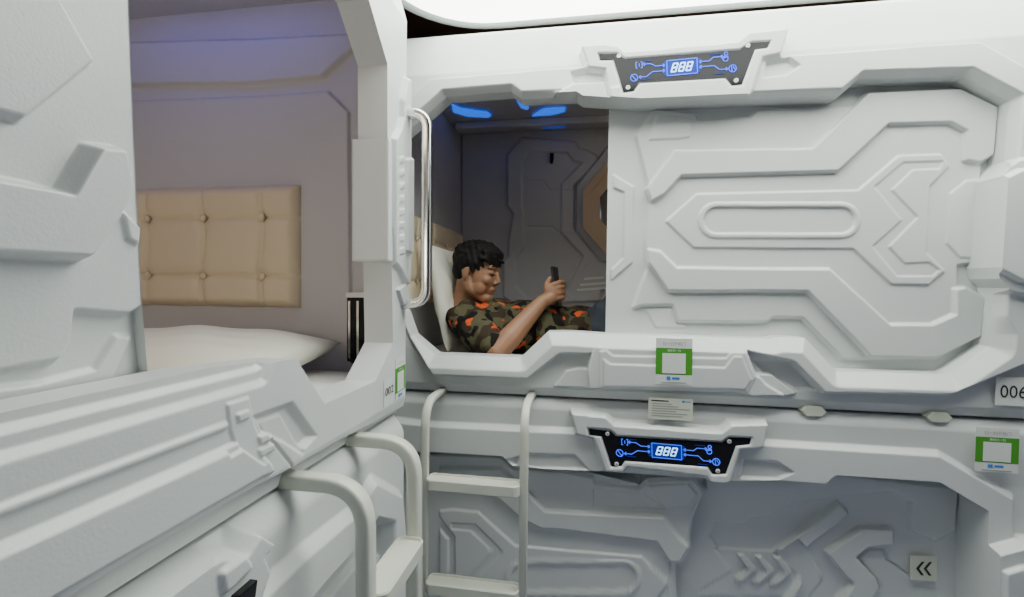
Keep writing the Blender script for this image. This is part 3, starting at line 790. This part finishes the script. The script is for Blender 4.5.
# ================================================================== STICKERS
def qr_sticker(parent, px, base, ax, w, lab, h=.0015, logo=True):
    """paper with a green field, blank code window and heading; px: tl,tr,br,bl"""
    sgn = 1 if ax == 0 else -1
    P = [at(p[0], p[1], ax, base+sgn*h) for p in px]
    o, ex, ey = P[3], (P[2]-P[3]), (P[0]-P[3])
    n = Vector((1, 0, 0)) if ax == 0 else Vector((0, -1, 0))
    def quad(name, a0, a1, b0, b1, off, m, par):
        lo = [o+ex*a+ey*b for a, b in ((a0,b0),(a1,b0),(a1,b1),(a0,b1))]
        V = [p+n*(off-.0006) for p in lo]+[p+n*off for p in lo]
        return link(name, V, [(0,1,2,3)[::-1],(4,5,6,7),(0,1,5,4),(1,2,6,5),(2,3,7,6),(3,0,4,7)], m, par)
    st = quad('sticker', 0, 1, 0, 1, 0, M['paper'], parent); st['label'] = lab
    quad('green_field', 0, 1, .22, .79, .0005, M['green'], st)
    quad('code_window', .18, .82, .245, .68, .001, M['paper'], st)
    W, H_ = ex.length, ey.length
    def tx(name, s, a, b, size, m, width=None, **k):
        c = o+ex*a+ey*b+n*.0016
        put_text(name, s, size, frame_of(c, ex, ey), m, st, width, **k)
    tx('heading', '扫一扫开舱门', .5, .88, W*.11, M['inkgrey'], W*.62)
    tx('heading', '微信扫一扫', .5, .735, W*.08, M['inkwhite'], W*.36)
    if logo:
        quad('logo', .30, .41, .10, .18, .001, M['inkblue'], st)
        quad('printed_line', .45, .66, .115, .165, .001, M['inkblue'], st)
    quad('printed_line', .15, .85, .04, .055, .001, M['inkgrey'], st)
    return st
hb_ = .014
qr_sticker(UP, [(656,338),(692.5,339),(692,385.5),(655.5,384)], D, 1, 0, 'white and green sticker with a blank code window', h=.0425)
qr_sticker(LO, [(976,427),(1020,428.5),(1018,474),(974.5,471)], D, 1, 0, 'white and green sticker with a blank code window', h=.024)
def note(parent, px, base, ax, h, m, lab):
    sgn = 1 if ax == 0 else -1; n = Vector((1, 0, 0)) if ax == 0 else Vector((0, -1, 0))
    P = [at(p[0], p[1], ax, base+sgn*h) for p in px]; o, ex, ey = P[3], P[2]-P[3], P[0]-P[3]
    def quad(name, a0, a1, b0, b1, off, mm, par):
        lo = [o+ex*a+ey*b for a, b in ((a0,b0),(a1,b0),(a1,b1),(a0,b1))]
        V = [p+n*(off-.0006) for p in lo]+[p+n*off for p in lo]
        return link(name, V, [(3,2,1,0),(4,5,6,7),(0,1,5,4),(1,2,6,5),(2,3,7,6),(3,0,4,7)], mm, par)
    st = quad('notice', 0, 1, 0, 1, 0, m, parent); st['label'] = lab
    return st, o, ex, ey, n, quad
st, o, ex, ey, n, quad = note(UP, [(648.5,397.5),(693,399),(692.5,421),(648,418.5)], D, 1, .030, M['cream'], 'small cream notice with lines of print')
quad('printed_line', .06, .46, .85, .90, .0008, M['ink'], st)
for k, wd in enumerate((.45, .6, .85, .55, .8, .7)):
    quad('printed_line', .08, .08+wd, .72-k*.115, .755-k*.115, .0008, M['inkgrey'], st)
quad('logo', .76, .82, .84, .93, .0008, M['inkblue'], st); quad('printed_line', .84, .95, .86, .90, .0008, M['inkblue'], st)
st, o, ex, ey, n, quad = note(UP, [(996,376.5),(1034,377),(1033,407),(995,405)], D, 1, .012, M['paper'], 'white number plate reading 006')
put_text('number', '006', ey.length*.62, frame_of(o+ex*.47+ey*.47+n*.0012, ex, ey), M['ink'], st, width=ex.length*.70)
st, o, ex, ey, n, quad = note(LO, [(910.5,556),(937.5,557.5),(936.5,581),(909.5,580)], D+.10, 1, .016, M['cream'], 'square sticker with a double arrow pointing left')
for k in (0, 1):
    a = .22+k*.28
    bm = bmesh.new(); pts = [(a,.5),(a+.20,.78),(a+.30,.78),(a+.11,.5),(a+.30,.22),(a+.20,.22)]
    lo = [bm.verts.new(o+ex*p[0]+ey*p[1]+n*.0004) for p in pts]; hi_ = [bm.verts.new(o+ex*p[0]+ey*p[1]+n*.0012) for p in pts]
    bm.faces.new(hi_[:4]+[]) if False else None
    bm.faces.new((hi_[0],hi_[1],hi_[2],hi_[3])); bm.faces.new((hi_[0],hi_[3],hi_[4],hi_[5]))
    for i in range(6): j = (i+1) % 6; bm.faces.new((lo[i], lo[j], hi_[j], hi_[i]))
    bm_link('arrow_mark', bm, M['ink'], st)
# number 002 and its green sticker on the left capsule
st, o, ex, ey, n, quad = note(LU, [(384,381),(394,373),(394,401),(384,408)], LX, 0, .0215, M['paper'], 'white number plate reading 002')
put_text('number', '002', ey.length*.42, frame_of(o+ex*.5+ey*.52+n*.0012, ex, ey), M['ink'], st, width=ex.length*.8)
qr_sticker(LU, [(395.5,360),(405,352),(405,397),(395.5,404)], LX, 0, 0, 'white and green sticker with a blank code window', h=.0215)

# ================================================================== BEDDING
def pillow(name, w, l, t, mtx, label, puff=2.4, wr=.004, bend=0, rest=None):
    nx, ny = 56, 42; V = []; Fc = []
    rnd = random.Random(3)
    for side in (1, -1):
        for j in range(ny):
            for i in range(nx):
                a = i/(nx-1)*2-1; b = j/(ny-1)*2-1
                e = max(0, (1-abs(a)**puff))*max(0, (1-abs(b)**puff))
                x = a*w/2*(1-.06*(1-abs(b))*0-.05*(b*b-1)*-1*0)*(1-.05*(1-b*b)*abs(a)); y = b*l/2*(1-.05*(1-a*a)*abs(b))
                zz = side*t/2*e**.45+wr*math.sin(9*a+4*b)*e+wr*.7*math.sin(17*b-6*a)*e
                zz += bend*(x*x)
                V.append((x, y, zz))
        base = 0 if side == 1 else nx*ny
        for j in range(ny-1):
            for i in range(nx-1):
                q = base+j*nx+i; fc = (q, q+1, q+nx+1, q+nx); Fc.append(fc if side == 1 else fc[::-1])
    me = bpy.data.meshes.new(name); me.from_pydata(V, [], Fc)
    bm = bmesh.new(); bm.from_mesh(me); bmesh.ops.remove_doubles(bm, verts=bm.verts, dist=.0004); bm.to_mesh(me); bm.free()
    me.transform(mtx)
    if rest:
        for v in me.vertices: v.co.z = max(v.co.z, rest)
    o = link_me(name, me, M['pillow'], None, smooth=True)
    return tag(o, label, 'pillow')
def mattress(lo, hi, label):
    o = box('mattress', lo, hi, M['sheet'], bevel=.03); [setattr(p, 'use_smooth', True) for p in o.data.polygons]
    return tag(o, label, 'mattress')
MB = ZS+.033   # mattress bottoms just above the cabin floors
mattress((-.715, D+.10, MB), (1.25, IY1-.04, 1.225), 'white mattress under the man in the camouflage shirt')
mattress((-1.48, -.80, ZL+.033), (-.60, 1.27, 1.255), 'white mattress inside open capsule 002, under the empty pillow')
pillow('pillow', .66, .42, .13, Matrix.Translation((-1.02, 1.03, 1.313)) @ Matrix.Rotation(R(3), 4, 'Z') @ Matrix.Rotation(R(5), 4, 'X'), 'empty cream pillow lying below the tufted headboard in capsule 002', rest=1.2565)
# ================================================================== THE MAN
def _ico(n):
    b_ = bmesh.new(); bmesh.ops.create_icosphere(b_, subdivisions=n, radius=1); b_.verts.ensure_lookup_table()
    v = np.array([x.co[:] for x in b_.verts]); f_ = np.array([[w_.index for w_ in x.verts] for x in b_.faces]); b_.free(); return v, f_
ICO = {2: _ico(2), 3: _ico(3)}
class Clay:
    """gathers overlapping balls that are later fused into one continuous surface"""
    def __init__(s): s.v, s.f, s.n = [], [], 0
    def ball(s, mt, sub):
        v, f_ = ICO[sub]; m_ = np.array(mt); s.v.append(v @ m_[:3, :3].T+m_[:3, 3]); s.f.append(f_+s.n); s.n += len(v)
    def to_mesh(s, me): me.from_pydata(np.vstack(s.v).tolist(), [], np.vstack(s.f).tolist())
    def free(s): pass
def chain(bm, pts, rads, k=.35):
    """tapered limb: overlapping balls along a polyline"""
    pts = [Vector(p) for p in pts]
    for i in range(len(pts)-1):
        a, b = pts[i], pts[i+1]; n = max(1, int((b-a).length/(min(rads[i], rads[i+1])*k)))
        for j in range(n+(i == len(pts)-2)):
            t = j/n; r = rads[i]*(1-t)+rads[i+1]*t
            bm.ball(Matrix.Translation(a.lerp(b, t)) @ Matrix.Scale(r, 4), 2)
def blob(bm, c, r, mt=None, sub=3):
    m_ = Matrix.Translation(c) @ Matrix.Diagonal((*r, 1))
    bm.ball(m_ if mt is None else mt @ m_, sub)
def skin(name, bm, voxel, smooth, m, parent=None, disp=None):
    me = bpy.data.meshes.new('tmp'); bm.to_mesh(me); bm.free()
    o = bpy.data.objects.new('tmp', me); col.objects.link(o)
    rm = o.modifiers.new('r', 'REMESH'); rm.mode = 'VOXEL'; rm.voxel_size = voxel; rm.use_smooth_shade = True
    sm = o.modifiers.new('s', 'SMOOTH'); sm.iterations = smooth; sm.factor = .5
    bpy.context.view_layer.update()
    me2 = bpy.data.meshes.new_from_object(o.evaluated_get(bpy.context.evaluated_depsgraph_get()))
    bpy.data.objects.remove(o); me2.name = name
    if disp:
        nr = [v.normal.copy() for v in me2.vertices]
        for v, n_ in zip(me2.vertices, nr): v.co += n_*disp(v.co)
    for v in me2.vertices: v.co.z = max(v.co.z, 1.2262)
    me2.materials.clear()
    return link_me(name, me2, m, parent, smooth=True)
def skin_mat(name, c):
    m = mat(name, c, .48, bump=.12, bscale=500, var=.06)
    m.node_tree.nodes['Principled BSDF'].inputs['Subsurface Weight'].default_value = .06
    return m
M['skin'] = skin_mat('skin', (.33, .165, .09))
M['hair'] = mat('black_hair', (.008, .006, .006), .7, spec=.25, bump=.6, bscale=350)
M['phone'] = mat('phone_body', (.01, .01, .012), .3)
M['denim'] = mat('grey_blue_denim', (.05, .06, .078), .85, bump=.5, bscale=500, var=.2)
def camo():
    m = bpy.data.materials.new('camouflage_cloth'); m.use_nodes = True; nt = m.node_tree; b = nt.nodes['Principled BSDF']
    b.inputs['Roughness'].default_value = .85; b.inputs['Specular IOR Level'].default_value = .2
    tc = nt.nodes.new('ShaderNodeTexCoord'); prev = None; base = (.085, .078, .042, 1)
    for k, (sc, off, th, c) in enumerate(((15, 0, .51, (.04, .027, .017, 1)), (17, 3.7, .535, (.008, .008, .007, 1)), (19, 8.1, .615, (.62, .09, .02, 1)))):
        mp = nt.nodes.new('ShaderNodeMapping'); mp.inputs['Location'].default_value = (off, off*2, -off); nt.links.new(tc.outputs['Object'], mp.inputs['Vector'])
        n = nt.nodes.new('ShaderNodeTexNoise'); n.inputs['Scale'].default_value = sc; n.inputs['Detail'].default_value = 1.5; nt.links.new(mp.outputs[0], n.inputs['Vector'])
        g_ = nt.nodes.new('ShaderNodeMath'); g_.operation = 'GREATER_THAN'; g_.inputs[1].default_value = th; nt.links.new(n.outputs['Fac'], g_.inputs[0])
        mx = nt.nodes.new('ShaderNodeMix'); mx.data_type = 'RGBA'; nt.links.new(g_.outputs[0], mx.inputs['Factor'])
        if prev: nt.links.new(prev, mx.inputs[6])
        else: mx.inputs[6].default_value = base
        mx.inputs[7].default_value = c; prev = mx.outputs[2]
    nt.links.new(prev, b.inputs['Base Color'])
    return m
M['camo'] = camo()

HC = Vector((-.462, 1.875, 1.548))
fh = Vector((.955, -.20, -.16)).normalized(); uh0 = Vector((-.02, .02, 1)); sh = fh.cross(uh0).normalized(); uh = sh.cross(fh).normalized()
HM = Matrix(((fh.x, sh.x, uh.x, HC.x), (fh.y, sh.y, uh.y, HC.y), (fh.z, sh.z, uh.z, HC.z), (0, 0, 0, 1)))
def hp(f_, s_, u_): return HM @ Vector((f_, s_, u_))
NK = Vector((-.515, 1.90, 1.415))          # base of the neck
SR, ER, WR = Vector((-.485, 1.785, 1.365)), Vector((-.335, 1.665, 1.262)), Vector((-.190, 1.785, 1.440))
SL, EL, WL = Vector((-.485, 2.065, 1.365)), Vector((-.300, 2.125, 1.275)), Vector((-.150, 1.945, 1.425))
HIP = Vector((.04, 1.93, 1.335)); KR, KL = Vector((.32, 1.86, 1.72)), Vector((.36, 2.03, 1.70))
FR, FL = Vector((.60, 1.84, 1.275)), Vector((.66, 2.04, 1.275))
bm = Clay()
# head
blob(bm, (-.006, 0, .045), (.092, .075, .080), HM); blob(bm, (.030, 0, -.010), (.060, .062, .080), HM)
blob(bm, (.060, 0, -.088), (.026, .028, .022), HM)
for s in (-1, 1):
    chain(bm, [hp(-.012, s*.056, -.030), hp(.005, s*.052, -.062), hp(.052, s*.018, -.092)], [.020, .020, .018])
    blob(bm, (.062, s*.038, -.018), (.022, .020, .020), HM)           # cheekbone
    chain(bm, [hp(.082, s*.012, .034), hp(.074, s*.042, .034)], [.0105, .009])   # brow
    blob(bm, (.074, s*.031, .012), (.013, .015, .011), HM)             # lids
    blob(bm, (.090, s*.011, -.027), (.009, .008, .007), HM)            # nostril
    blob(bm, (-.010, s*.076, -.006), (.014, .008, .026), HM)           # ear
    blob(bm, (.036, s*.040, -.050), (.032, .022, .034), HM)
    chain(bm, [hp(-.008, s*.082, .015), hp(-.020, s*.084, .004), hp(-.016, s*.082, -.020)], [.005, .006, .004])
chain(bm, [hp(.084, 0, .022), hp(.099, 0, -.018)], [.0075, .0115])      # nose
chain(bm, [hp(.076, -.021, -.053), hp(.086, -.008, -.050), hp(.086, .008, -.050), hp(.076, .021, -.053)], [.005, .0075, .0075, .005])
chain(bm, [hp(.073, -.018, -.064), hp(.082, 0, -.065), hp(.073, .018, -.064)], [.006, .0085, .006])
chain(bm, [hp(-.022, 0, -.045), NK, NK+Vector((.05, .01, -.04))], [.058, .060, .075])
# trunk
TR = [(-.40, .168, .100, 1.335), (-.28, .160, .100, 1.332), (-.16, .150, .092, 1.325), (-.05, .150, .090, 1.320), (.05, .158, .095, 1.325)]
for x, ry, rz, zc in TR: blob(bm, (x, 1.925, zc), (.11, ry, rz))
chain(bm, [SR, Vector((-.47, 1.925, 1.365)), SL], [.062, .085, .062])
# arms
def arm(S, E_, W, pr=1): chain(bm, [S, S.lerp(E_, .5), E_, E_.lerp(W, .28), W], [.056, .048, .040, .043, .027])
arm(SR, ER, WR); arm(SL, EL, WL)
# hands closed round the phone
PC = Vector((-.140, 1.850, 1.500))
def hand(s, wrist):   # s=-1: his right hand on the near edge, +1: his left on the far edge
    y = PC.y+s*.046
    pal = [Vector((PC.x-.020, y+s*.010, PC.z-.010)), Vector((PC.x-.016, y+s*.010, PC.z-.045))]
    chain(bm, [wrist, wrist.lerp(pal[1], .6), pal[1]], [.027, .027, .026])
    blob(bm, (PC.x-.014, y+s*.008, PC.z-.030), (.028, .017, .042))
    for k in range(4):
        z_ = PC.z+.006-k*.0195; ln = (1, 1.08, 1.0, .82)[k]
        chain(bm, [Vector((PC.x-.006, y+s*.010, z_)), Vector((PC.x+.016, y+s*.006, z_+.008)), Vector((PC.x+.027, y-s*.010*ln, z_+.010)), Vector((PC.x+.022, y-s*.032*ln, z_+.004))], [.0105, .0098, .0090, .0080])
    chain(bm, [Vector((PC.x-.028, y+s*.008, PC.z-.030)), Vector((PC.x-.034, y+s*.002, PC.z+.006)), Vector((PC.x-.022, y-s*.014, PC.z+.030))], [.015, .011, .0088])
hand(-1, WR); hand(1, WL)
# legs
for K_, F_, s in ((KR, FR, -1), (KL, FL, 1)):
    chain(bm, [HIP+Vector((0, s*.075, 0)), K_, K_.lerp(F_, .3), F_], [.080, .056, .056, .038])
    chain(bm, [F_, F_+Vector((.10, 0, -.005)), F_+Vector((.18, 0, -.012))], [.036, .034, .024])
man = skin('person', bm, .0036, 5, M['skin'])
tag(man, 'person lying propped on a pillow in a camouflage T-shirt, holding up a dark phone', 'person')

def torso_noise(v):
    return .004*math.sin(v.x*46+v.z*38+2*math.sin(v.y*21))+.0025*math.sin(v.x*90-v.y*60)
bm = Clay()
for x, ry, rz, zc in TR[:4]: blob(bm, (x, 1.925, zc+.002), (.118, ry+.010, rz+.010))
blob(bm, (-.055, 1.925, 1.324), (.09, .160, .100))
chain(bm, [SR+Vector((-.002, 0, .002)), Vector((-.462, 1.925, 1.362)), SL+Vector((-.002, 0, .002))], [.070, .090, .070])
chain(bm, [SR, SR.lerp(ER, .74)], [.068, .064]); chain(bm, [SL, SL.lerp(EL, .62)], [.068, .066])
chain(bm, [NK+Vector((.012, 0, -.030)), NK+Vector((.05, .01, -.05))], [.068, .085])
sh_ = skin('t_shirt', bm, .0045, 3, M['camo'], man, torso_noise); sh_['label'] = 'olive, black and orange camouflage T-shirt'
bm = Clay()
blob(bm, (.035, 1.93, 1.328), (.105, .166, .103))
for K_, F_, s in ((KR, FR, -1), (KL, FL, 1)):
    chain(bm, [HIP+Vector((.01, s*.075, .004)), K_, K_.lerp(F_, .3), F_+Vector((0, 0, .03))], [.090, .067, .066, .054])
je = skin('jeans', bm, .0055, 3, M['denim'], man, lambda v: .004*math.sin(v.x*60+v.y*35)+.003*math.sin(v.z*80+v.x*30)); je['label'] = 'grey-blue jeans'
# hair
bm = Clay()
blob(bm, (-.014, 0, .050), (.096, .081, .078), HM)
blob(bm, (-.042, 0, .020), (.060, .073, .070), HM)
rnd = random.Random(5)
for i in range(17):
    s = -.062+i*.00775
    fx = .078*math.sqrt(max(0, 1-(s/.082)**2))
    chain(bm, [hp(fx-.035, s*.8, .116-abs(s)*.3), hp(fx+.006, s, .088), hp(fx+.010, s*1.03+rnd.uniform(-.003, .003), .046+rnd.uniform(-.006, .006)+abs(s)*.05)], [.016, .011, .0055])
for i in range(46):     # short tufts over the crown
    a = rnd.uniform(0, 2*math.pi); e = rnd.uniform(.15, 1.4)
    d_ = Vector((math.cos(a)*math.cos(e)*.094-.014, math.sin(a)*math.cos(e)*.078, math.sin(e)*.074+.050))
    o_ = Vector((math.cos(a)*math.cos(e)*.10+.006, math.sin(a)*math.cos(e)*.086, math.sin(e)*.084+.046))
    chain(bm, [HM @ d_, HM @ o_], [.011, .005])
for s in (-1, 1): chain(bm, [hp(.018, s*.070, .040), hp(.014, s*.070, .004)], [.012, .006])
skin('hair', bm, .003, 3, M['hair'], man, lambda v: .0014*math.sin(v.x*260+v.z*90)+.0012*math.sin(v.y*300+v.z*120))['label'] = 'short black hair with a fringe'
for s in (-1, 1):
    bm = Clay(); chain(bm, [hp(.089, s*.017, .008), hp(.088, s*.030, .0055), hp(.080, s*.043, .009)], [.0018, .0026, .0018]); skin('eyelid_line', bm, .0012, 1, M['hair'], man)
    bm = Clay(); chain(bm, [hp(.091, s*.013, .036), hp(.087, s*.030, .041), hp(.075, s*.048, .036)], [.0025, .0032, .0018]); skin('eyebrow', bm, .0014, 1, M['hair'], man)
bm = Clay(); chain(bm, [hp(.078, -.020, -.0575), hp(.0905, 0, -.0572), hp(.078, .020, -.0575)], [.0012, .0018, .0012])
skin('mouth_line', bm, .001, 1, mat('lip_shadow', (.10, .03, .025), .6), man)

# phone in his hands
PH = thing('smartphone', 'dark smartphone held upright in both hands by the lying person', 'phone', tuple(PC))
PH.rotation_euler = (0, R(-8), R(-10))
def ph_box(nm, c, s, m, bv):
    bm = bmesh.new(); box_bm(bm, c, s); o = bm_link(nm, bm, m, None, bevel=bv); o.parent = PH; return o
ph_box('phone_case', (0, 0, .0), (.011, .074, .150), M['phone'], .0035)
ph_box('screen', (-.0058, 0, 0), (.0006, .066, .136), mat('phone_screen', (.02, .02, .03), .1, emis=(.5, .55, .7), estr=.25), 0)
ph_box('camera_lens', (.006, .022, .058), (.002, .012, .012), M['black'], .0005)

# pillow standing behind his head
mt = Matrix.Translation((-.592, 2.0, 1.452)) @ Matrix.Rotation(R(90-12), 4, 'Y')
pillow('pillow', .43, .46, .085, mt, 'white pillow standing upright behind the head of the lying person', puff=3, wr=.006, rest=1.2265)
